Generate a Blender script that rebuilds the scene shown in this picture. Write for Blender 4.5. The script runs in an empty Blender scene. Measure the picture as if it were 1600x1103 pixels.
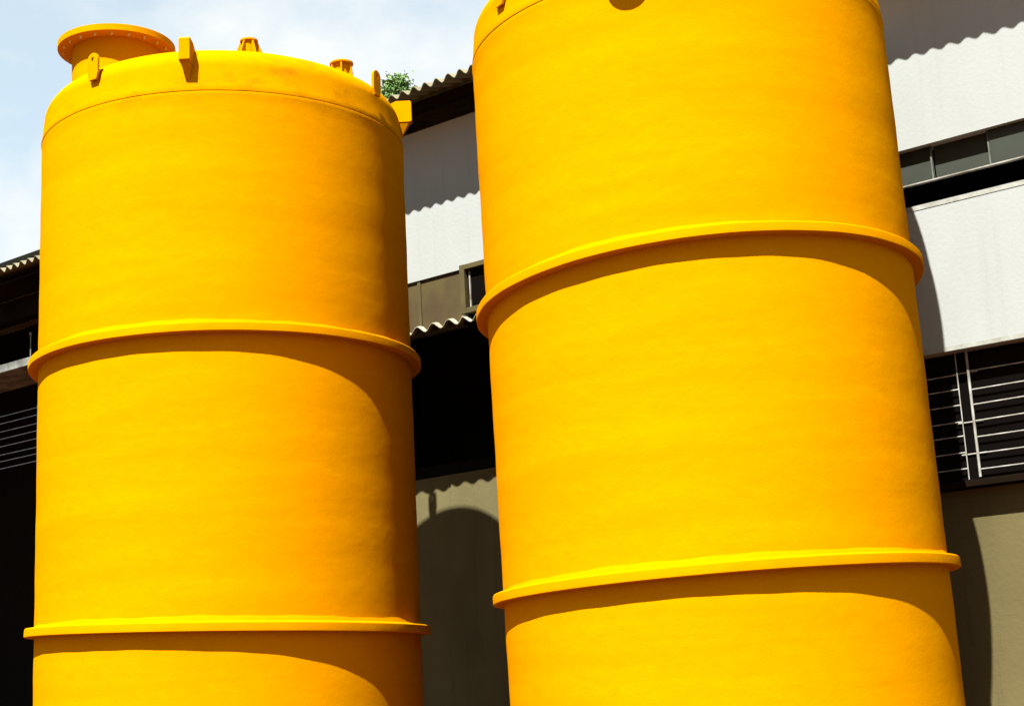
import bpy, bmesh, math, random
from mathutils import Vector, Matrix

# ------------------------------------------------------------------ camera, sky, sun, exposure
scene = bpy.context.scene
COL = scene.collection
CAM_H = 1.6
F_PX, PITCH, ROLL = 2433.7, 0.2123, 0.0556          # solved from the two tanks and the building lines

cam_data = bpy.data.cameras.new('camera')
cam = bpy.data.objects.new('camera', cam_data)
COL.objects.link(cam)
_rt = Vector((1, 0, 0)); _up = Vector((0, -math.sin(PITCH), math.cos(PITCH))); _fw = Vector((0, math.cos(PITCH), math.sin(PITCH)))
_r2 = math.cos(ROLL) * _rt - math.sin(ROLL) * _up
_u2 = math.cos(ROLL) * _up + math.sin(ROLL) * _rt
cam.matrix_world = Matrix(((_r2.x, _u2.x, -_fw.x, 0), (_r2.y, _u2.y, -_fw.y, 0), (_r2.z, _u2.z, -_fw.z, CAM_H), (0, 0, 0, 1)))
cam_data.sensor_fit = 'HORIZONTAL'
cam_data.sensor_width = 36.0
cam_data.lens = F_PX / 1600.0 * 36.0
cam_data.clip_end = 3000.0
scene.camera = cam

SUN_AZ, SUN_EL = 23.5, 57.0                           # behind the camera, to its left
s_h = Vector((-math.sin(math.radians(SUN_AZ)), -math.cos(math.radians(SUN_AZ)), 0))
TO_SUN = (s_h * math.cos(math.radians(SUN_EL)) + Vector((0, 0, math.sin(math.radians(SUN_EL))))).normalized()
sun_data = bpy.data.lights.new('sun', 'SUN')
sun_data.energy = 5.0
sun_data.angle = math.radians(0.53)
sun_data.color = (1.0, 0.97, 0.915)
sun = bpy.data.objects.new('sun', sun_data)
sun.rotation_euler = (-TO_SUN).to_track_quat('-Z', 'Y').to_euler()
sun.location = (-8, -14, 24)
COL.objects.link(sun)

world = bpy.data.worlds.new('World')
scene.world = world
world.use_nodes = True
wn, wl = world.node_tree.nodes, world.node_tree.links
wn.clear()
w_out = wn.new('ShaderNodeOutputWorld')
w_bg = wn.new('ShaderNodeBackground')
w_bg.inputs['Strength'].default_value = 0.05
w_sky = wn.new('ShaderNodeTexSky')
w_sky.sky_type = 'NISHITA'
w_sky.sun_disc = False
w_sky.sun_elevation = math.radians(SUN_EL)
w_sky.sun_rotation = math.atan2(TO_SUN.x, TO_SUN.y)
w_sky.dust_density = 1.5
w_sky.ozone_density = 0.2
w_tc = wn.new('ShaderNodeTexCoord')
w_map = wn.new('ShaderNodeMapping')
w_map.inputs['Location'].default_value = (1.48, 1.52, 0.84)
w_map.inputs['Scale'].default_value = (1.0, 1.0, 1.5)
w_n = wn.new('ShaderNodeTexNoise')
w_n.inputs['Scale'].default_value = 3.2
w_n.inputs['Detail'].default_value = 7.0
w_n.inputs['Roughness'].default_value = 0.55
w_ramp = wn.new('ShaderNodeValToRGB')
w_ramp.color_ramp.elements[0].position = 0.44
w_ramp.color_ramp.elements[0].color = (0.55, 0.55, 0.55, 1)
w_ramp.color_ramp.elements[1].position = 0.56
w_mix = wn.new('ShaderNodeMixRGB')
w_mix.inputs['Color2'].default_value = (4.2, 4.36, 4.36, 1)     # sunlit cloud
wl.new(w_tc.outputs['Generated'], w_map.inputs['Vector'])
wl.new(w_map.outputs['Vector'], w_n.inputs['Vector'])
wl.new(w_n.outputs['Fac'], w_ramp.inputs['Fac'])
wl.new(w_ramp.outputs['Color'], w_mix.inputs['Fac'])
w_tint = wn.new('ShaderNodeMixRGB'); w_tint.blend_type = 'MULTIPLY'; w_tint.inputs['Fac'].default_value = 1.0
w_tint.inputs['Color2'].default_value = (0.76, 1.08, 1.02, 1)
wl.new(w_sky.outputs['Color'], w_tint.inputs['Color1'])
wl.new(w_tint.outputs['Color'], w_mix.inputs['Color1'])
wl.new(w_mix.outputs['Color'], w_bg.inputs['Color'])
wl.new(w_bg.outputs['Background'], w_out.inputs['Surface'])

vs = scene.view_settings
vs.view_transform = 'Standard'
vs.look = 'None'
vs.exposure = 2.2
vs.gamma = 1.0
vs.use_curve_mapping = False

random.seed(7)

# ------------------------------------------------------------------ materials
def mat(name, c1, c2=None, scale=4.0, stretch=(1, 1, 1), rough=0.7, spec=0.3, bump=0.0, bump_scale=40.0, metal=0.0,
        lo=0.35, hi=0.65, extra=None):
    m = bpy.data.materials.new(name)
    m.use_nodes = True
    nt = m.node_tree
    b = nt.nodes['Principled BSDF']
    b.inputs['Roughness'].default_value = rough
    b.inputs['Specular IOR Level'].default_value = spec
    b.inputs['Metallic'].default_value = metal
    b.inputs['Base Color'].default_value = (*c1, 1)
    tc = nt.nodes.new('ShaderNodeTexCoord')
    if c2 is not None:
        mp = nt.nodes.new('ShaderNodeMapping'); mp.inputs['Scale'].default_value = stretch
        no = nt.nodes.new('ShaderNodeTexNoise'); no.inputs['Scale'].default_value = scale; no.inputs['Detail'].default_value = 6
        ra = nt.nodes.new('ShaderNodeValToRGB')
        ra.color_ramp.elements[0].position = lo; ra.color_ramp.elements[0].color = (*c1, 1)
        ra.color_ramp.elements[1].position = hi; ra.color_ramp.elements[1].color = (*c2, 1)
        nt.links.new(tc.outputs['Object'], mp.inputs['Vector'])
        nt.links.new(mp.outputs['Vector'], no.inputs['Vector'])
        nt.links.new(no.outputs['Fac'], ra.inputs['Fac'])
        nt.links.new(ra.outputs['Color'], b.inputs['Base Color'])
    if bump:
        n2 = nt.nodes.new('ShaderNodeTexNoise'); n2.inputs['Scale'].default_value = bump_scale; n2.inputs['Detail'].default_value = 4
        bp = nt.nodes.new('ShaderNodeBump'); bp.inputs['Strength'].default_value = bump; bp.inputs['Distance'].default_value = 0.01
        nt.links.new(tc.outputs['Object'], n2.inputs['Vector'])
        nt.links.new(n2.outputs['Fac'], bp.inputs['Height'])
        nt.links.new(bp.outputs['Normal'], b.inputs['Normal'])
    return m

YA, YB, YDIRT = (0.370, 0.157, 0.0), (0.352, 0.140, 0.0), (0.18, 0.064, 0.002)

def yellow_frp():
    """Gel-coated glass fibre: hoop-wound bands, orange-peel grain, a few scuffs."""
    m = bpy.data.materials.new('yellow_gelcoat'); m.use_nodes = True
    nt = m.node_tree; N = nt.nodes; L = nt.links
    b = N['Principled BSDF']
    b.inputs['Roughness'].default_value = 0.55
    b.inputs['Specular IOR Level'].default_value = 0.0
    tc = N.new('ShaderNodeTexCoord')
    def noise(scale, stretch, detail=5, rough=0.5):
        mp = N.new('ShaderNodeMapping'); mp.inputs['Scale'].default_value = stretch
        n = N.new('ShaderNodeTexNoise'); n.inputs['Scale'].default_value = scale
        n.inputs['Detail'].default_value = detail; n.inputs['Roughness'].default_value = rough
        L.new(tc.outputs['Object'], mp.inputs['Vector']); L.new(mp.outputs['Vector'], n.inputs['Vector'])
        return n
    def ramp(src, lo, hi, c0, c1):
        r = N.new('ShaderNodeValToRGB')
        r.color_ramp.elements[0].position = lo; r.color_ramp.elements[0].color = (*c0, 1)
        r.color_ramp.elements[1].position = hi; r.color_ramp.elements[1].color = (*c1, 1)
        L.new(src.outputs['Fac'], r.inputs['Fac']); return r
    patch = noise(1.3, (0.45, 0.45, 4.2), 5, 0.55)
    base = ramp(patch, 0.35, 0.65, YA, YB)
    mott = noise(9.0, (1, 1, 2.2), 6, 0.65)
    mr = ramp(mott, 0.36, 0.66, (0, 0, 0), (0.30, 0.30, 0.30))
    mixm = N.new('ShaderNodeMixRGB'); mixm.inputs['Color2'].default_value = (0.325, 0.116, 0.0, 1)
    L.new(mr.outputs['Color'], mixm.inputs['Fac']); L.new(base.outputs['Color'], mixm.inputs['Color1'])
    base = mixm
    fine = noise(26, (1, 1, 1), 4, 0.6)
    speck = ramp(fine, 0.66, 0.80, (0, 0, 0), (1, 1, 1))
    scuff = noise(5.0, (1, 1, 2.4), 8, 0.7)
    scr = ramp(scuff, 0.66, 0.82, (0, 0, 0), (0.6, 0.6, 0.6))
    mix1 = N.new('ShaderNodeMixRGB'); mix1.inputs['Color2'].default_value = (*YDIRT, 1)
    L.new(scr.outputs['Color'], mix1.inputs['Fac']); L.new(base.outputs['Color'], mix1.inputs['Color1'])
    mul = N.new('ShaderNodeMath'); mul.operation = 'MULTIPLY'; mul.inputs[1].default_value = 0.3
    L.new(speck.outputs['Color'], mul.inputs[0])
    mix2 = N.new('ShaderNodeMixRGB'); mix2.inputs['Color2'].default_value = (0.24, 0.086, 0.0, 1)
    L.new(mul.outputs[0], mix2.inputs['Fac']); L.new(mix1.outputs['Color'], mix2.inputs['Color1'])
    # brown run-marks just under the cap joint, at the height of that joint
    sep = N.new('ShaderNodeSeparateXYZ'); L.new(tc.outputs['Object'], sep.inputs[0])
    zr = N.new('ShaderNodeMapRange'); zr.inputs['From Min'].default_value = 5.93; zr.inputs['From Max'].default_value = 6.13; L.new(sep.outputs['Z'], zr.inputs['Value'])
    stn = noise(3.2, (1, 1, 1.6), 7, 0.65); sr = ramp(stn, 0.52, 0.74, (0, 0, 0), (1, 1, 1))
    sm = N.new('ShaderNodeMath'); sm.operation = 'MULTIPLY'; L.new(zr.outputs['Result'], sm.inputs[0]); L.new(sr.outputs['Color'], sm.inputs[1])
    sm2 = N.new('ShaderNodeMath'); sm2.operation = 'MULTIPLY'; sm2.inputs[1].default_value = 0.55; L.new(sm.outputs[0], sm2.inputs[0])
    mix3 = N.new('ShaderNodeMixRGB'); mix3.inputs['Color2'].default_value = (0.17, 0.055, 0.002, 1)
    L.new(sm2.outputs[0], mix3.inputs['Fac']); L.new(mix2.outputs['Color'], mix3.inputs['Color1'])
    L.new(mix3.outputs['Color'], b.inputs['Base Color'])
    band = noise(1.0, (0.4, 0.4, 5.0), 2, 0.4)
    grain = noise(70, (1, 1, 1), 3, 0.6)
    wave = noise(6, (1, 1, 1.3), 3, 0.5)
    b1 = N.new('ShaderNodeBump'); b1.inputs['Strength'].default_value = 0.3; b1.inputs['Distance'].default_value = 0.009
    b2 = N.new('ShaderNodeBump'); b2.inputs['Strength'].default_value = 0.22; b2.inputs['Distance'].default_value = 0.004
    b3 = N.new('ShaderNodeBump'); b3.inputs['Strength'].default_value = 0.25; b3.inputs['Distance'].default_value = 0.010
    L.new(band.outputs['Fac'], b1.inputs['Height'])
    L.new(wave.outputs['Fac'], b3.inputs['Height']); L.new(b1.outputs['Normal'], b3.inputs['Normal'])
    L.new(grain.outputs['Fac'], b2.inputs['Height']); L.new(b3.outputs['Normal'], b2.inputs['Normal'])
    L.new(b2.outputs['Normal'], b.inputs['Normal'])
    return m

M = {}
M['yellow'] = yellow_frp()
M['zinc'] = mat('galvanised_bolt', (0.42, 0.36, 0.16), rough=0.4, spec=0.5)
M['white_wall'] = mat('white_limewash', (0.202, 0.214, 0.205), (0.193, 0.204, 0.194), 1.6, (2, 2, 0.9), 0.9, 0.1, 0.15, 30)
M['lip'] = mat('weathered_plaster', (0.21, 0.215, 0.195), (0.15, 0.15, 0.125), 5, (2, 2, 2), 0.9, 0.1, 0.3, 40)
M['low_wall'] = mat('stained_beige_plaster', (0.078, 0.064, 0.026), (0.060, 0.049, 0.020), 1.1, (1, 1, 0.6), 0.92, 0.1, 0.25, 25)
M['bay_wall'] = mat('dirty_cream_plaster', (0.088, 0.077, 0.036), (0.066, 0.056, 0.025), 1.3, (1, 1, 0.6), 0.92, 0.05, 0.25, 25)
M['black_ledge'] = mat('near_black_timber', (0.0055, 0.0035, 0.002), (0.008, 0.005, 0.003), 2, (1, 1, 1), 0.9, 0.0)  # even near-black tone for the window ledge
M['dark_wall'] = mat('shade_dark_boarding', (0.008, 0.006, 0.0045), (0.005, 0.004, 0.0035), 3, (1, 1, 1), 0.9, 0.0)  # shade of the eave and open bay put into this near-black
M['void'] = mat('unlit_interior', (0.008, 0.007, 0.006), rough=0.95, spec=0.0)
def add_streaks(m, amount, col):
    nt = m.node_tree; N = nt.nodes; L = nt.links
    b = N['Principled BSDF']; src = b.inputs['Base Color'].links[0].from_socket
    tc = N.new('ShaderNodeTexCoord'); mp = N.new('ShaderNodeMapping'); mp.inputs['Scale'].default_value = (9, 9, 0.55)
    no = N.new('ShaderNodeTexNoise'); no.inputs['Scale'].default_value = 1.0; no.inputs['Detail'].default_value = 8; no.inputs['Roughness'].default_value = 0.65
    ra = N.new('ShaderNodeValToRGB'); ra.color_ramp.elements[0].position = 0.55; ra.color_ramp.elements[1].position = 0.80
    ra.color_ramp.elements[1].color = (amount, amount, amount, 1)
    mx = N.new('ShaderNodeMixRGB'); mx.inputs['Color2'].default_value = (*col, 1)
    L.new(tc.outputs['Object'], mp.inputs['Vector']); L.new(mp.outputs['Vector'], no.inputs['Vector']); L.new(no.outputs['Fac'], ra.inputs['Fac'])
    L.new(ra.outputs['Color'], mx.inputs['Fac']); L.new(src, mx.inputs['Color1']); L.new(mx.outputs['Color'], b.inputs['Base Color'])
add_streaks(M['white_wall'], 0.22, (0.12, 0.12, 0.105))
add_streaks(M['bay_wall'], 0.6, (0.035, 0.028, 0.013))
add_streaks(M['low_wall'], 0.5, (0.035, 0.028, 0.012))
M['sheet'] = mat('weathered_fibre_cement', (0.15, 0.14, 0.09), (0.10, 0.09, 0.055), 2.5, (1, 0.4, 1), 0.9, 0.1, 0.2, 60)
M['canopy'] = mat('pale_fibre_cement', (0.22, 0.21, 0.165), (0.15, 0.13, 0.09), 3, (1, 0.4, 1), 0.9, 0.1, 0.2, 60)
M['brown'] = mat('brown_painted_board', (0.043, 0.031, 0.0055), (0.030, 0.018, 0.0045), 2.2, (1.5, 1, 1), 0.7, 0.25, 0.1, 50)
M['frame'] = mat('olive_brown_frame', (0.05, 0.038, 0.008), (0.037, 0.027, 0.007), 4, (1, 1, 1), 0.6, 0.3)
M['glass'] = mat('dusty_grey_glass', (0.0125, 0.0165, 0.0095), (0.009, 0.012, 0.007), 2.0, (1.5, 1, 2), 0.55, 0.3)
M['dark_glass'] = mat('dark_glass', (0.0025, 0.002, 0.0018), rough=0.15, spec=0.08)
M['rod'] = mat('pale_painted_rod', (0.25, 0.25, 0.225), (0.10, 0.085, 0.065), 7, (1, 1, 1), 0.6, 0.3)
M['mullion'] = mat('weathered_grey_mullion', (0.085, 0.095, 0.075), (0.045, 0.05, 0.04), 9, (1, 1, 1), 0.7, 0.2)
M['rod_dark'] = mat('grey_steel_rod', (0.022, 0.026, 0.033), (0.008, 0.009, 0.012), 6, (1, 1, 1), 0.6, 0.3)
M['flash'] = mat('tarred_flashing', (0.012, 0.013, 0.009), rough=0.85, spec=0.1)
M['debris'] = mat('dusty_grey_slab', (0.13, 0.14, 0.125), (0.06, 0.06, 0.055), 6, (1, 1, 1), 0.9, 0.1, 0.3, 40)
M['soil'] = mat('red_bounce_earth', (0.115, 0.044, 0.018), (0.085, 0.034, 0.015), 0.6, (1, 1, 1), 0.95, 0.05, 0.5, 12)  # unseen ground, reddened to throw warm bounce into the tanks' shaded sides
M['concrete'] = mat('grey_concrete', (0.22, 0.21, 0.19), (0.16, 0.15, 0.14), 2, (1, 1, 1), 0.9, 0.1, 0.3, 30)
M['leaf'] = mat('green_leaf', (0.045, 0.105, 0.018), (0.085, 0.15, 0.03), 3, (1, 1, 1), 0.55, 0.35)
M['bark'] = mat('brown_bark', (0.09, 0.065, 0.045), (0.05, 0.036, 0.026), 8, (1, 1, 0.3), 0.9, 0.1, 0.6, 30)

# ------------------------------------------------------------------ mesh helpers
def link(name, mesh, parent=None, m=None):
    o = bpy.data.objects.new(name, mesh)
    COL.objects.link(o)
    if parent is not None:
        o.parent = parent
    if m is not None and not mesh.materials:
        mesh.materials.append(M[m])
    return o

def finish(name, bm, m, parent=None, smooth=None, bevel=0.0):
    bmesh.ops.recalc_face_normals(bm, faces=bm.faces)
    if bevel:
        bmesh.ops.bevel(bm, geom=[e for e in bm.edges if e.is_manifold and e.calc_face_angle(0) > 0.6], offset=bevel,
                        segments=2, affect='EDGES', profile=0.6)
    me = bpy.data.meshes.new(name)
    bm.to_mesh(me); bm.free()
    if smooth is not None:
        me.polygons.foreach_set('use_smooth', [True] * len(me.polygons))
        try:
            me.set_sharp_from_angle(angle=math.radians(smooth))
        except Exception:
            pass
    return link(name, me, parent, m)

def box_bm(x0, x1, y0, y1, z0, z1, bm=None):
    bm = bm or bmesh.new()
    v = [bm.verts.new(p) for p in ((x0, y0, z0), (x1, y0, z0), (x1, y1, z0), (x0, y1, z0), (x0, y0, z1), (x1, y0, z1), (x1, y1, z1), (x0, y1, z1))]
    for f in ((0, 3, 2, 1), (4, 5, 6, 7), (0, 1, 5, 4), (1, 2, 6, 5), (2, 3, 7, 6), (3, 0, 4, 7)):
        bm.faces.new([v[i] for i in f])
    return bm

def box(name, x0, x1, y0, y1, z0, z1, m, parent=None, bevel=0.0):
    return finish(name, box_bm(x0, x1, y0, y1, z0, z1), m, parent, None, bevel)

def lathe_bm(profile, seg=96, bm=None, closed=False, wob=None):
    """profile: list of (r, z); r == 0 ends make a point."""
    bm = bm or bmesh.new()
    rings = []
    for r, z in profile:
        if r < 1e-6:
            rings.append([bm.verts.new((0, 0, z))])
        else:
            ring = []
            for i in range(seg):
                a = 2 * math.pi * i / seg
                rr = r + (wob(a, z) if wob else 0)
                ring.append(bm.verts.new((rr * math.cos(a), rr * math.sin(a), z)))
            rings.append(ring)
    pairs = list(zip(rings[:-1], rings[1:]))
    if closed:
        pairs.append((rings[-1], rings[0]))
    for a, b in pairs:
        n = max(len(a), len(b))
        for i in range(n):
            j = (i + 1) % n
            if len(a) == 1:
                bm.faces.new((a[0], b[i], b[j]))
            elif len(b) == 1:
                bm.faces.new((a[i], a[j], b[0]))
            else:
                bm.faces.new((a[i], a[j], b[j], b[i]))
    return bm

def empty(name, loc=(0, 0, 0), rot=(0, 0, 0)):
    o = bpy.data.objects.new(name, None)
    o.empty_display_size = 0.2
    o.location = loc; o.rotation_euler = rot
    COL.objects.link(o)
    return o

def tag(o, label, cat, group=None):
    o['label'] = label; o['category'] = cat
    if group:
        o['group'] = group
    return o

# ------------------------------------------------------------------ ground
bm = bmesh.new()
n = 40
def gz(x, y):
    d = math.hypot(x, y - 12)
    return 0.0 if d < 26 else 0.25 * math.sin(x * 0.05) * math.sin(y * 0.043) * min(1, (d - 26) / 40) - 0.02
xs = [-900, -500, -250, -120] + [-80 + 8 * i for i in range(21)] + [120, 250, 500, 900]
gv = [[bm.verts.new((x, y + 12, gz(x, y + 12))) for x in xs] for y in xs]
for j in range(len(xs) - 1):
    for i in range(len(xs) - 1):
        bm.faces.new((gv[j][i], gv[j][i + 1], gv[j + 1][i + 1], gv[j + 1][i]))
ground = finish('ground', bm, 'soil', None, 60)
ground['kind'] = 'structure'

# ------------------------------------------------------------------ tanks
RT = 1.5
RING_R = 1.0528
RING_T = 0.068

def ring_profile(R):
    Ro = R * RING_R
    return [(R - 0.02, 0.0), (Ro - 0.006, 0.0), (Ro, 0.005), (Ro + 0.001, 0.03), (Ro - 0.001, RING_T - 0.008), (Ro - 0.008, RING_T),
            (R + 0.022, RING_T + 0.004), (R + 0.010, RING_T + 0.010), (R + 0.004, RING_T + 0.026), (R - 0.008, RING_T + 0.055), (R - 0.02, RING_T + 0.06)]

ring_mesh = None
def wob_ring(a, z):
    return 0.0022 * math.sin(3 * a + 1.1) + 0.0013 * math.sin(11 * a) + 0.0008 * math.sin(29 * a + 2)

def lug_bm():
    """Lifting eye plate: straight sides, round head, round hole; in local x (width), z (up), y = thickness, outward -y."""
    bm = bmesh.new()
    w, t, hr = 0.054, 0.011, 0.020
    n = 28
    outer, inner = [], []
    for i in range(n):
        a = 2 * math.pi * i / n
        c, s = math.cos(a), math.sin(a)
        if s >= 0:
            outer.append((w * c, w * s))
        else:
            k = min(w / abs(c) if abs(c) > 1e-6 else 1e9, 0.165 / abs(s))
            outer.append((k * c, k * s))
        inner.append((hr * 0.8 * c, hr * s))
    vs_ = {}
    for key, loop in (('o', outer), ('i', inner)):
        for yy in (-t, t):
            vs_[key, yy] = [bm.verts.new((x, yy, z)) for x, z in loop]
    for i in range(n):
        j = (i + 1) % n
        for yy in (-t, t):
            bm.faces.new((vs_['o', yy][i], vs_['o', yy][j], vs_['i', yy][j], vs_['i', yy][i]))
        bm.faces.new((vs_['o', -t][i], vs_['o', -t][j], vs_['o', t][j], vs_['o', t][i]))
        bm.faces.new((vs_['i', -t][i], vs_['i', -t][j], vs_['i', t][j], vs_['i', t][i]))
    return bm

def poly_prism(bm, pts, x0, x1):
    """pts: list of (y, z); extruded along x."""
    a = [bm.verts.new((x0, y, z)) for y, z in pts]
    b = [bm.verts.new((x1, y, z)) for y, z in pts]
    bm.faces.new(a); bm.faces.new(b)
    for i in range(len(pts)):
        j = (i + 1) % len(pts)
        bm.faces.new((a[i], a[j], b[j], b[i]))

def radial(parent, R, ang, z):
    """matrix: local -y points outward at angle ang, local x tangential to the viewer's right."""
    out = Vector((math.cos(ang), math.sin(ang), 0))
    tan = Vector((-math.sin(ang), math.cos(ang), 0))
    m = Matrix(((tan.x, -out.x, 0, out.x * R), (tan.y, -out.y, 0, out.y * R), (0, 0, 1, z), (0, 0, 0, 1)))
    return m

def flanged_nozzle(parent, name, loc, r_neck, r_fl, h, t_fl, gussets, mw=None, gus_len=0.1, gus_h=0.7, phase=0.0, blind=True, bolts=0):
    prof = [(r_neck, -0.25), (r_neck, h - t_fl)]
    neck = finish(name, lathe_bm(prof, 40), 'yellow', parent, 40)
    if mw is not None:
        neck.matrix_local = mw
    else:
        neck.location = loc
    fl = [(r_neck - 0.012, h - t_fl), (r_fl - 0.004, h - t_fl), (r_fl, h - t_fl + 0.004), (r_fl, h - 0.004), (r_fl - 0.004, h)]
    fl += [(0, h + 0.004)] if blind else [(r_neck - 0.03, h)]
    finish('flange', lathe_bm(fl, 56), 'yellow', neck, 30)
    g_me = None
    for i in range(gussets):
        a = phase + 2 * math.pi * i / gussets
        if g_me is None:
            bm = bmesh.new()
            zb = h - t_fl
            pts = [(r_neck - 0.01, zb), (r_fl * 0.93, zb), (r_fl * 0.93 + gus_len * 0.1, zb - 0.012), (r_fl * 0.93 + gus_len, zb - gus_h), (r_neck - 0.01, zb - gus_h)]
            poly_prism(bm, pts, -0.006, 0.006)
            g = finish('gusset', bm, 'yellow', neck)
            g_me = g.data
        else:
            g = link('gusset', g_me, neck)
        g.rotation_euler = (0, 0, a)
    b_me = None
    for i in range(bolts):
        a = phase + 2 * math.pi * (i + 0.5) / bolts
        if b_me is None:
            bm = lathe_bm([(0, -0.022), (0.007, -0.022), (0.007, -0.012), (0.013, -0.012), (0.013, 0.001)], 6)
            bt = finish('bolt', bm, 'zinc', neck)
            b_me = bt.data
        else:
            bt = link('bolt', b_me, neck)
        rb = r_fl * 0.9
        bt.location = (rb * math.cos(a), rb * math.sin(a), h - t_fl)
    return neck

def build_tank(center, tilt, z_rings, ring_tilts, z_weld, label):
    global ring_mesh
    cx, cy = center; tx, ty = tilt
    root = empty('storage_tank', (cx - tx * CAM_H, cy - ty * CAM_H, 0.0), (-ty, tx, 0))
    tag(root, label, 'storage tank', 'yellow storage tanks')
    R = RT
    a_cam = math.atan2(-cy, -cx)
    # shell: many courses, very slightly uneven
    prof = [(0.0, 0.012), (R * 1.02, 0.012), (R * 1.02, 0.06), (R + 0.002, 0.10)]
    z = 0.16
    while z < z_weld - 0.08:
        prof.append((R, z)); z += 0.09
    prof += [(R, z_weld - 0.03), (R + 0.003, z_weld - 0.012), (R + 0.001, z_weld - 0.004), (R - 0.012, z_weld)]
    def wob(a, z):
        return (0.0022 * math.sin(2 * a + 0.6 * z) + 0.0016 * math.sin(z * 7.3 + 0.5 * math.sin(a)) * 0.6 + 0.0010 * math.sin(z * 17 + 1.3 * math.sin(2 * a))
                + 0.0008 * math.sin(5 * a + 2 * z))
    shell = finish('shell', lathe_bm(prof, 160, wob=wob), 'yellow', root, 35)
    # cap: collar, knuckle, shallow dome
    cp = [(R - 0.020, z_weld + 0.002), (R + 0.001, z_weld + 0.002), (R + 0.0025, z_weld + 0.007), (R - 0.004, z_weld + 0.05), (R - 0.020, z_weld + 0.20)]
    kr, kz = CAP_KR, z_weld + 0.20
    for i in range(1, 15):
        a = i / 14 * math.radians(72)
        cp.append((R - 0.020 - kr * (1 - math.cos(a)), kz + CAP_KZ * math.sin(a)))
    r_end, z_end = cp[-1]
    for i in range(1, 9):
        f = i / 8
        cp.append((r_end * (1 - f), z_end + 0.13 * (1 - (1 - f) ** 2)))
    cp[-1] = (0.0, cp[-1][1])
    cap = finish('cap', lathe_bm(cp, 160), 'yellow', root, 50)
    def dome_z(r):
        for (r0, z0), (r1, z1) in zip(cp[3:-1], cp[4:]):
            if r1 <= r <= r0:
                return z0 + (z1 - z0) * (r0 - r) / max(1e-6, r0 - r1)
        return z_end
    # stiffening rings
    for zr, (ax, ay) in zip(z_rings, ring_tilts):
        if ring_mesh is None:
            rg = finish('stiffening_ring', lathe_bm(ring_profile(R), 200, closed=True, wob=wob_ring), 'yellow', root, 35)
            ring_mesh = rg.data
        else:
            rg = link('stiffening_ring', ring_mesh, root)
        rg.location = (0, 0, zr)
        rg.rotation_euler = (-ay, ax, 0)
    return root, a_cam, dome_z, cp

CAP_KR, CAP_KZ = 0.28, 0.22

LZ = [0.531 + CAM_H, 2.659 + CAM_H]
left_tank, aL, domeL, cpL = build_tank((-2.3535, 12.5485), (0.0055, -0.0030), [LZ[0] - 2.06, LZ[0], LZ[1]],
    [(0, 0), (0.0354, -0.0070), (0.0033, 0.0022)], 4.539 + CAM_H, 'yellow storage tank whose whole domed top with manhole shows, nearer the tree')
RZ = [0.595 + CAM_H, 2.605 + CAM_H]
right_tank, aR, domeR, cpR = build_tank((1.3571, 10.7738), (-0.0071, 0.0044), [RZ[0] - 2.0, RZ[0], RZ[1]],
    [(0, 0), (-0.0131, 0.0003), (-0.0289, 0.0292)], 4.477 + CAM_H, 'larger looking yellow storage tank cut off by the top of the photo')

zwL, zwR = 4.539 + CAM_H, 4.477 + CAM_H
lug_me = None
def add_lug(root, ang, z, R=RT):
    global lug_me
    if lug_me is None:
        o = finish('lifting_lug', lug_bm(), 'yellow', root, None, 0.003); lug_me = o.data
    else:
        o = link('lifting_lug', lug_me, root)
    o.matrix_local = radial(root, R + 0.006, ang, z)
D = math.radians
for ph in (-41.5, 53, 143, -135):
    add_lug(left_tank, aL + D(ph), zwL + 0.375)
for ph in (-50.5, 45, 135, -143):
    add_lug(right_tank, aR + D(ph), zwR + 0.29)

brk_me = None
def add_bracket(root, ang, z):
    global brk_me
    if brk_me is None:
        bm = bmesh.new()
        w = 0.042
        poly_prism(bm, [(0.05, 0.0), (-0.085, 0.0), (-0.10, 0.012), (-0.10, 0.175), (-0.09, 0.19), (0.03, 0.19), (0.22, 0.10), (0.22, 0.0)], -w, w)
        # tapering gusset below the block
        a = [bm.verts.new(p) for p in ((-w * 0.9, -0.08, -0.001), (w * 0.9, -0.08, -0.001), (w * 0.9, 0.04, -0.001), (-w * 0.9, 0.04, -0.001))]
        b = [bm.verts.new(p) for p in ((0.008, -0.006, -0.125), (0.02, -0.006, -0.125), (0.02, 0.04, -0.125), (0.008, 0.04, -0.125))]
        bm.faces.new(a); bm.faces.new(b)
        for i in range(4):
            j = (i + 1) % 4
            bm.faces.new((a[i], a[j], b[j], b[i]))
        o = finish('rim_bracket', bm, 'yellow', root, None, 0.004); brk_me = o.data
    else:
        o = link('rim_bracket', brk_me, root)
    o.matrix_local = radial(root, RT - 0.012, ang, z)
add_bracket(left_tank, aL + D(-11), zwL + 0.21)
add_bracket(left_tank, aL + D(79), zwL + 0.21)
add_bracket(right_tank, aR + D(169), zwR + 0.21)

def on_dome(root, dome, aC, px, py):
    """px to the viewer's right, py away from the viewer, metres from the tank axis."""
    r_ = Vector((-math.sin(aC), math.cos(aC), 0)); b_ = Vector((-math.cos(aC), -math.sin(aC), 0))
    p = r_ * px + b_ * py
    return (p.x, p.y, dome(min(p.length, RT - 0.3)))

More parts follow.
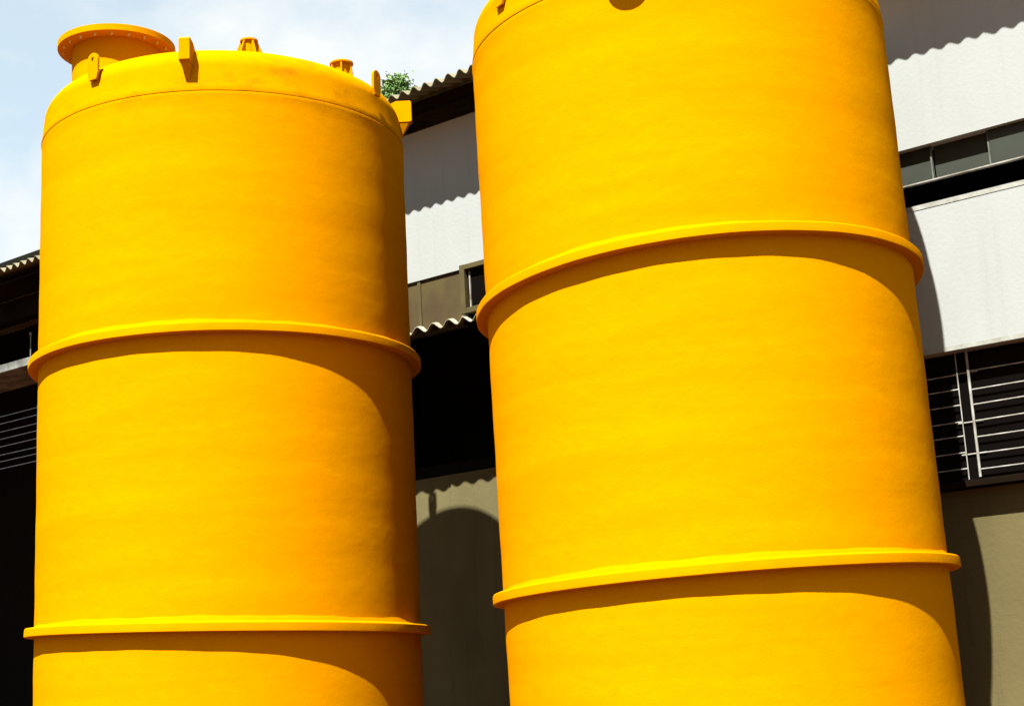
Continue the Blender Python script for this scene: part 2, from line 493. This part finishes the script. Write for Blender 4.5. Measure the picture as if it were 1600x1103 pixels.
# manway with its bolted flange
p = on_dome(left_tank, domeL, aL, -0.91, 0.10)
flanged_nozzle(left_tank, 'manway_neck', (p[0], p[1], p[2] - 0.02), 0.37, 0.49, 0.56, 0.06, 0, bolts=20)
p = on_dome(left_tank, domeL, aL, 0.20, -0.35)
flanged_nozzle(left_tank, 'vent_nozzle', (p[0], p[1], p[2] - 0.02), 0.055, 0.075, 0.40, 0.02, 6, gus_len=0.075, gus_h=0.17, phase=D(35))
p = on_dome(left_tank, domeL, aL, 0.97, -0.35)
flanged_nozzle(left_tank, 'inlet_nozzle', (p[0], p[1], p[2] - 0.02), 0.07, 0.10, 0.285, 0.02, 6, gus_len=0.02, gus_h=0.15, phase=D(5))
# side outlet of the right tank, just above the frame, whose shadow falls into it
mw = radial(right_tank, RT, aR + D(-10.8), zwR + 0.13) @ Matrix.Rotation(math.radians(90), 4, 'X')
flanged_nozzle(right_tank, 'side_nozzle', None, 0.08, 0.135, 0.16, 0.025, 0, mw=mw, bolts=8)
p = on_dome(right_tank, domeR, aR, -0.80, 0.10)
flanged_nozzle(right_tank, 'manway_neck', (p[0], p[1], p[2] - 0.02), 0.37, 0.49, 0.56, 0.06, 0, bolts=20)

# ------------------------------------------------------------------ building (local x along the wall, y into it, z up)
D_UP = 11.0
BS = D_UP / 11.35
U = Vector((0.79011709, -0.61295594, 0)); NRM = Vector((-0.61295594, -0.79011709, 0))
bld = empty('warehouse', (-D_UP * NRM.x, -D_UP * NRM.y, CAM_H * (1 - BS)), (0, 0, math.atan2(U.y, U.x)))
bld.scale = (BS, BS, BS)
tag(bld, 'long white warehouse with corrugated roof running behind both tanks', 'building')
X0, X1 = -26.0, 2.0
XA = -12.6      # white wall ends, open dark bay to its left
XB = -7.9       # canopy ends, parapet begins
LOW_Y = 0.86    # bay wall between the tanks
LOW_R = 0.142   # wall below the barred windows

box('upper_wall', XA, X1, 0.0, 0.18, 5.635, 7.19, 'white_wall', bld)
# parapet with proud lips
par = box('parapet', XB, X1, 0.0, 0.16, 3.965, 5.15, 'white_wall', bld)
box('coping', XB - 0.003, X1 + 0.003, -0.004, 0.164, 5.118, 5.156, 'lip', par)
box('drip_edge', XB - 0.003, X1 + 0.003, -0.004, 0.164, 3.958, 3.992, 'lip', par)
# lower wall, set back
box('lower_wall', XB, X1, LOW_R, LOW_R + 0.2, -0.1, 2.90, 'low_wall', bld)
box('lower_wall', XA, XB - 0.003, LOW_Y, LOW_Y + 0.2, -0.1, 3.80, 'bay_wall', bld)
box('window_ledge', XB, X1, 0.0, 0.20, 2.905, 2.955, 'black_ledge', bld, 0.004)
for i in range(8):
    box('window_pane', -7.6 + 1.2 * i, -6.42 + 1.2 * i, 0.145, 0.155, 2.957, 3.957, 'dark_glass', bld)
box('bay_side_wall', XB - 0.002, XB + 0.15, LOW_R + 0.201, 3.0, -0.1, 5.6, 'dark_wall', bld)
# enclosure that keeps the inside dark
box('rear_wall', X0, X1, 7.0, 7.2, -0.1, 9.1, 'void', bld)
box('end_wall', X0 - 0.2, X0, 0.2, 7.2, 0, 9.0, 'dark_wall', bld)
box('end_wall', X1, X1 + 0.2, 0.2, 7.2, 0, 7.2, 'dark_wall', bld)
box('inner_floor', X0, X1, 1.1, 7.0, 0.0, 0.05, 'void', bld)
box('bay_dark_backing', X0, XA - 0.16, 4.6, 4.7, -0.1, 8.5, 'void', bld)  # added backing, shuts out the bright gap seen through the bay
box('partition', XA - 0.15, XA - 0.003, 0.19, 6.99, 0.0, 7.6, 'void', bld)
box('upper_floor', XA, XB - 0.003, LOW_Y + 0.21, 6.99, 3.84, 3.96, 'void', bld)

# window band: olive panes with pale mullions on the right
wb = empty('window_band'); wb.parent = bld
pane_me = None; mul_me = None
for i in range(-7, 9):
    xa = -4.54 + 0.47 * i
    if xa < XB or xa > X1 - 0.5:
        continue
    if pane_me is None:
        o = box('pane', 0.012, 0.458, 0.066, 0.078, 5.358, 5.70, 'glass', wb); pane_me = o.data
    else:
        o = link('pane', pane_me, wb)
    o.location = (xa, 0, 0)
    o.rotation_euler = (math.radians(random.uniform(-0.5, 0.5)), 0, 0)
    o.location.y += random.uniform(-0.002, 0.002)
    if mul_me is None:
        o = box('mullion', -0.006, 0.006, 0.058, 0.088, 5.362, 5.70, 'mullion', wb); mul_me = o.data
    else:
        o = link('mullion', mul_me, wb)
    o.location = (xa, 0, 0)
box('window_sill', XB, X1, 0.048, 0.090, 5.347, 5.357, 'rod', bld)
# brown boards and the framed window between the tanks
for xa, xb in ((-11.6, -10.62), (-10.616, -9.945), (-9.94, -9.385)):
    box('wall_board', xa, xb, 0.022 + random.uniform(0, .004), 0.09, 5.075, 5.70, 'brown', bld, 0.003)
box('cover_strip', -9.965, -9.925, 0.010, 0.0215, 5.08, 5.63, 'frame', bld, 0.002)
box('wall_board', -9.38, XB - 0.01, 0.03, 0.09, 5.08, 5.63, 'dark_wall', bld, 0.003)
win = empty('window'); win.parent = bld
wx0, wx1, wz0, wz1 = -9.375, -8.55, 5.175, 5.665
box('frame', wx0, wx0 + 0.06, -0.035, 0.055, wz0, wz1, 'frame', win, 0.003)
box('frame', wx1 - 0.06, wx1, -0.035, 0.055, wz0, wz1, 'frame', win, 0.003)
box('frame', wx0 + 0.061, wx1 - 0.061, -0.033, 0.055, wz1 - 0.05, wz1 - 0.001, 'frame', win, 0.003)
box('frame', wx0 + 0.061, wx1 - 0.061, -0.033, 0.055, wz0 + 0.001, wz0 + 0.055, 'frame', win, 0.003)
box('pane', wx0 + 0.061, wx1 - 0.061, 0.020, 0.028, wz0 + 0.056, wz1 - 0.051, 'dark_glass', win)
box('glazing_bar', wx0 + 0.085, wx0 + 0.099, 0.006, 0.019, wz0 + 0.057, wz1 - 0.052, 'rod', win)
# grilles under the parapet: each rod its own piece
def grille(xa, xb, zs, y, post_xs, z0, z1, m, r=0.0053, slope=0.0):
    g = empty('window_grille'); g.parent = bld
    for px, pr in post_xs:
        bm = lathe_bm([(0, z0), (pr, z0), (pr, z1), (0, z1)], 8)
        o = finish('upright', bm, m, g, 40); o.location = (px, y, 0)
    me = None
    for z in zs:
        if me is None:
            bm = lathe_bm([(0, 0), (r, 0), (r, xb - xa), (0, xb - xa)], 8)
            o = finish('rod', bm, m, g, 40); me = o.data
        else:
            o = link('rod', me, g)
        o.location = (xa, y + 0.012, z + random.uniform(-0.003, 0.003))
        o.rotation_euler = (0, math.radians(90 + random.uniform(-0.25, 0.25)), 0)
    return g
grille(-6.6, -4.555, [3.79 - 0.122 * i for i in range(7)], 0.10, [(-4.55, 0.0048), (-6.6, 0.0065)], 2.97, 3.96, 'rod')
grille(-4.465, -2.4, [3.80, 3.655, 3.535, 3.41, 3.285, 3.16, 3.04], 0.10, [(-4.46, 0.0105), (-2.4, 0.010)], 2.98, 3.96, 'rod')
grille(-4.60, -4.40, [3.795, 3.41, 3.162], 0.125, [], 3, 3.9, 'rod', 0.006)

# corrugated sheets
def corrugated(nw, pitch, amp, length, thick, slope, m, seg=8):
    """sheet of nw waves along x, running up the slope in y; edge at y = 0."""
    bm = bmesh.new()
    ca, sa = math.cos(slope), math.sin(slope)
    rows = []
    for (t, up) in ((0, 0), (length, 0), (length, 1), (0, 1)):
        row = []
        for i in range(nw * seg + 1):
            x = i / seg * pitch
            h = amp * 0.5 * math.cos(2 * math.pi * i / seg) + up * thick
            row.append(bm.verts.new((x, t * ca - h * sa, t * sa + h * ca)))
        rows.append(row)
    k = nw * seg
    for a, b in ((0, 1), (1, 2), (2, 3), (3, 0)):
        for i in range(k):
            bm.faces.new((rows[a][i], rows[a][i + 1], rows[b][i + 1], rows[b][i]))
    bm.faces.new([rows[j][0] for j in range(4)]); bm.faces.new([rows[j][k] for j in range(4)])
    return bm

PITCH_R, NW = 0.146, 7
sheet_me = None
x = X0 - 0.3; k = 0
while x < X1 + 0.3:
    if sheet_me is None:
        o = finish('roof_sheet', corrugated(NW, PITCH_R, 0.058, 8.0, 0.007, math.radians(15), 'sheet'), 'sheet', bld, 50); sheet_me = o.data
    else:
        o = link('roof_sheet', sheet_me, bld)
    o.location = (x, -0.60 + random.uniform(-0.012, 0.012), (7.325 if x > XA - 0.6 else 6.96) + (0.006 if k % 2 else 0.0) + random.uniform(-0.003, 0.003))
    x += NW * PITCH_R - 0.0; k += 1
# purlin and dark flashing on the roof's far end
box('purlin', XA, X1, -0.30, -0.22, 7.25, 7.35, 'dark_wall', bld)
bm = bmesh.new()
poly_prism(bm, [(-0.50, 7.05), (-0.52, 7.10), (0.3, 7.38), (0.3, 7.28)], X0, -14.6)
finish('roof_flashing', bm, 'flash', bld)

# hood of pale sheets over the loading bay between the tanks
hood_me = None
for i in range(6):
    if hood_me is None:
        o = finish('hood_sheet', corrugated(4, 0.205, 0.066, 0.24, 0.008, math.radians(14), 'canopy'), 'canopy', bld, 50); hood_me = o.data
    else:
        o = link('hood_sheet', hood_me, bld)
    o.location = (-12.55 + i * 0.80, -0.055 + (0.012 if i % 2 else 0), 5.11 + 0.009 * (i % 2) + random.uniform(-.004, .004))
box('bay_dark_backing', XA, XB - 0.004, 3.0, 3.1, 3.97, 7.2, 'void', bld)  # near-black backing added behind the hood opening to keep it dark

# open bay at the far left: posts, ledge slab with rubbish on it, barred opening below
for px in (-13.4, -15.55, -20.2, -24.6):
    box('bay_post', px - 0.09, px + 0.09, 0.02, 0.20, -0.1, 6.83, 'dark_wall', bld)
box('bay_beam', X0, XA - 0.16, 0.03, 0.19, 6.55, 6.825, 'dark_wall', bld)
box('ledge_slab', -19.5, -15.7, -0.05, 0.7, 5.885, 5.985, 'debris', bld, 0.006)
box('eave_shade_board', X0, XA - 0.7, -0.48, 0.028, 6.835, 6.86, 'dark_wall', bld)  # dark board added to stand for the shade under the eave
grille(-19.5, -15.7, [5.405 - 0.098 * i for i in range(8)], 0.24, [(-16.62, 0.012)], 4.5, 5.55, 'rod_dark', 0.006)
bm = lathe_bm([(0, 0), (0.008, 0), (0.008, 0.26), (0.006, 0.27), (0.016, 0.28), (0.022, 0.297), (0.016, 0.314), (0, 0.32)], 10)
o = finish('ball_top_rod', bm, 'debris', bld, 40); o.location = (-16.40, -0.03, 5.987)

# ------------------------------------------------------------------ tree behind the roof
def tree(loc, height, label):
    root = empty('tree', loc)
    tag(root, label, 'tree')
    bm = bmesh.new()
    rnd = random.Random(3)
    def limb(pts, rads, seg=8):
        prev = None
        for (p, r) in zip(pts, rads):
            ring = [bm.verts.new((p[0] + r * math.cos(2 * math.pi * i / seg), p[1] + r * math.sin(2 * math.pi * i / seg), p[2])) for i in range(seg)]
            if prev:
                for i in range(seg):
                    bm.faces.new((prev[i], prev[(i + 1) % seg], ring[(i + 1) % seg], ring[i]))
            prev = ring
        bm.faces.new(prev)
    H = height
    limb([(0, 0, -0.1), (0.05, 0, H * .2), (0, 0.06, H * .45), (-0.05, 0, H * .7), (0, 0, H * .97)], [.2, .16, .12, .07, .015])
    for i in range(16):
        a = rnd.uniform(0, 6.28); z0 = H * rnd.uniform(.4, .9); l = 0.55 * math.sqrt(max(0.1, H - z0)) * rnd.uniform(.7, 1)
        limb([(0, 0, z0), (l * .5 * math.cos(a), l * .5 * math.sin(a), z0 + l * .35), (l * math.cos(a), l * math.sin(a), z0 + l * .55)], [.05, .03, .008], 5)
    finish('trunk', bm, 'bark', root, 60)
    bm = bmesh.new()
    def leaf(c, s):
        d = Vector((rnd.gauss(0, 1), rnd.gauss(0, 1), rnd.gauss(0.3, .7))).normalized()
        e = d.cross(Vector((rnd.gauss(0, 1), rnd.gauss(0, 1), rnd.gauss(0, 1)))).normalized()
        nn = d.cross(e) * s * .18
        pts = [c - d * s, c + e * s * .42 + nn, c + d * s, c - e * s * .42 + nn]
        bm.faces.new([bm.verts.new(p) for p in pts])
    clumps = []
    for i in range(340):
        h = 5.2 * rnd.random() ** 1.5
        w = 0.46 * math.sqrt(h + 0.02) * math.sqrt(rnd.uniform(.15, 1))
        a = rnd.uniform(0, 6.28)
        clumps.append((Vector((w * math.cos(a), w * math.sin(a), H - h)), rnd.uniform(.05, .13)))
    for c, s in clumps:
        for _ in range(30):
            leaf(c + Vector((rnd.gauss(0, s), rnd.gauss(0, s), rnd.gauss(0, s * .8))), rnd.uniform(.035, .06))
    for _ in range(60):
        h = rnd.random() ** 2 * .5; w = .22 * math.sqrt(h + .05); a = rnd.uniform(0, 6.28)
        leaf(Vector((w * math.cos(a), w * math.sin(a), H - h + rnd.uniform(0, .12))), .04)
    finish('crown', bm, 'leaf', root)
    return root

def pixel_ray(px, py):
    d = _fw + _r2 * ((px - 800) / F_PX) - _u2 * ((py - 551.5) / F_PX)
    return d
TREE_D = 25.0
d = pixel_ray(619, 129); d = d * (TREE_D / d.y)
tree((d.x, d.y, 0.0), d.z + CAM_H, 'leafy green tree top peeping over the corrugated roof edge')
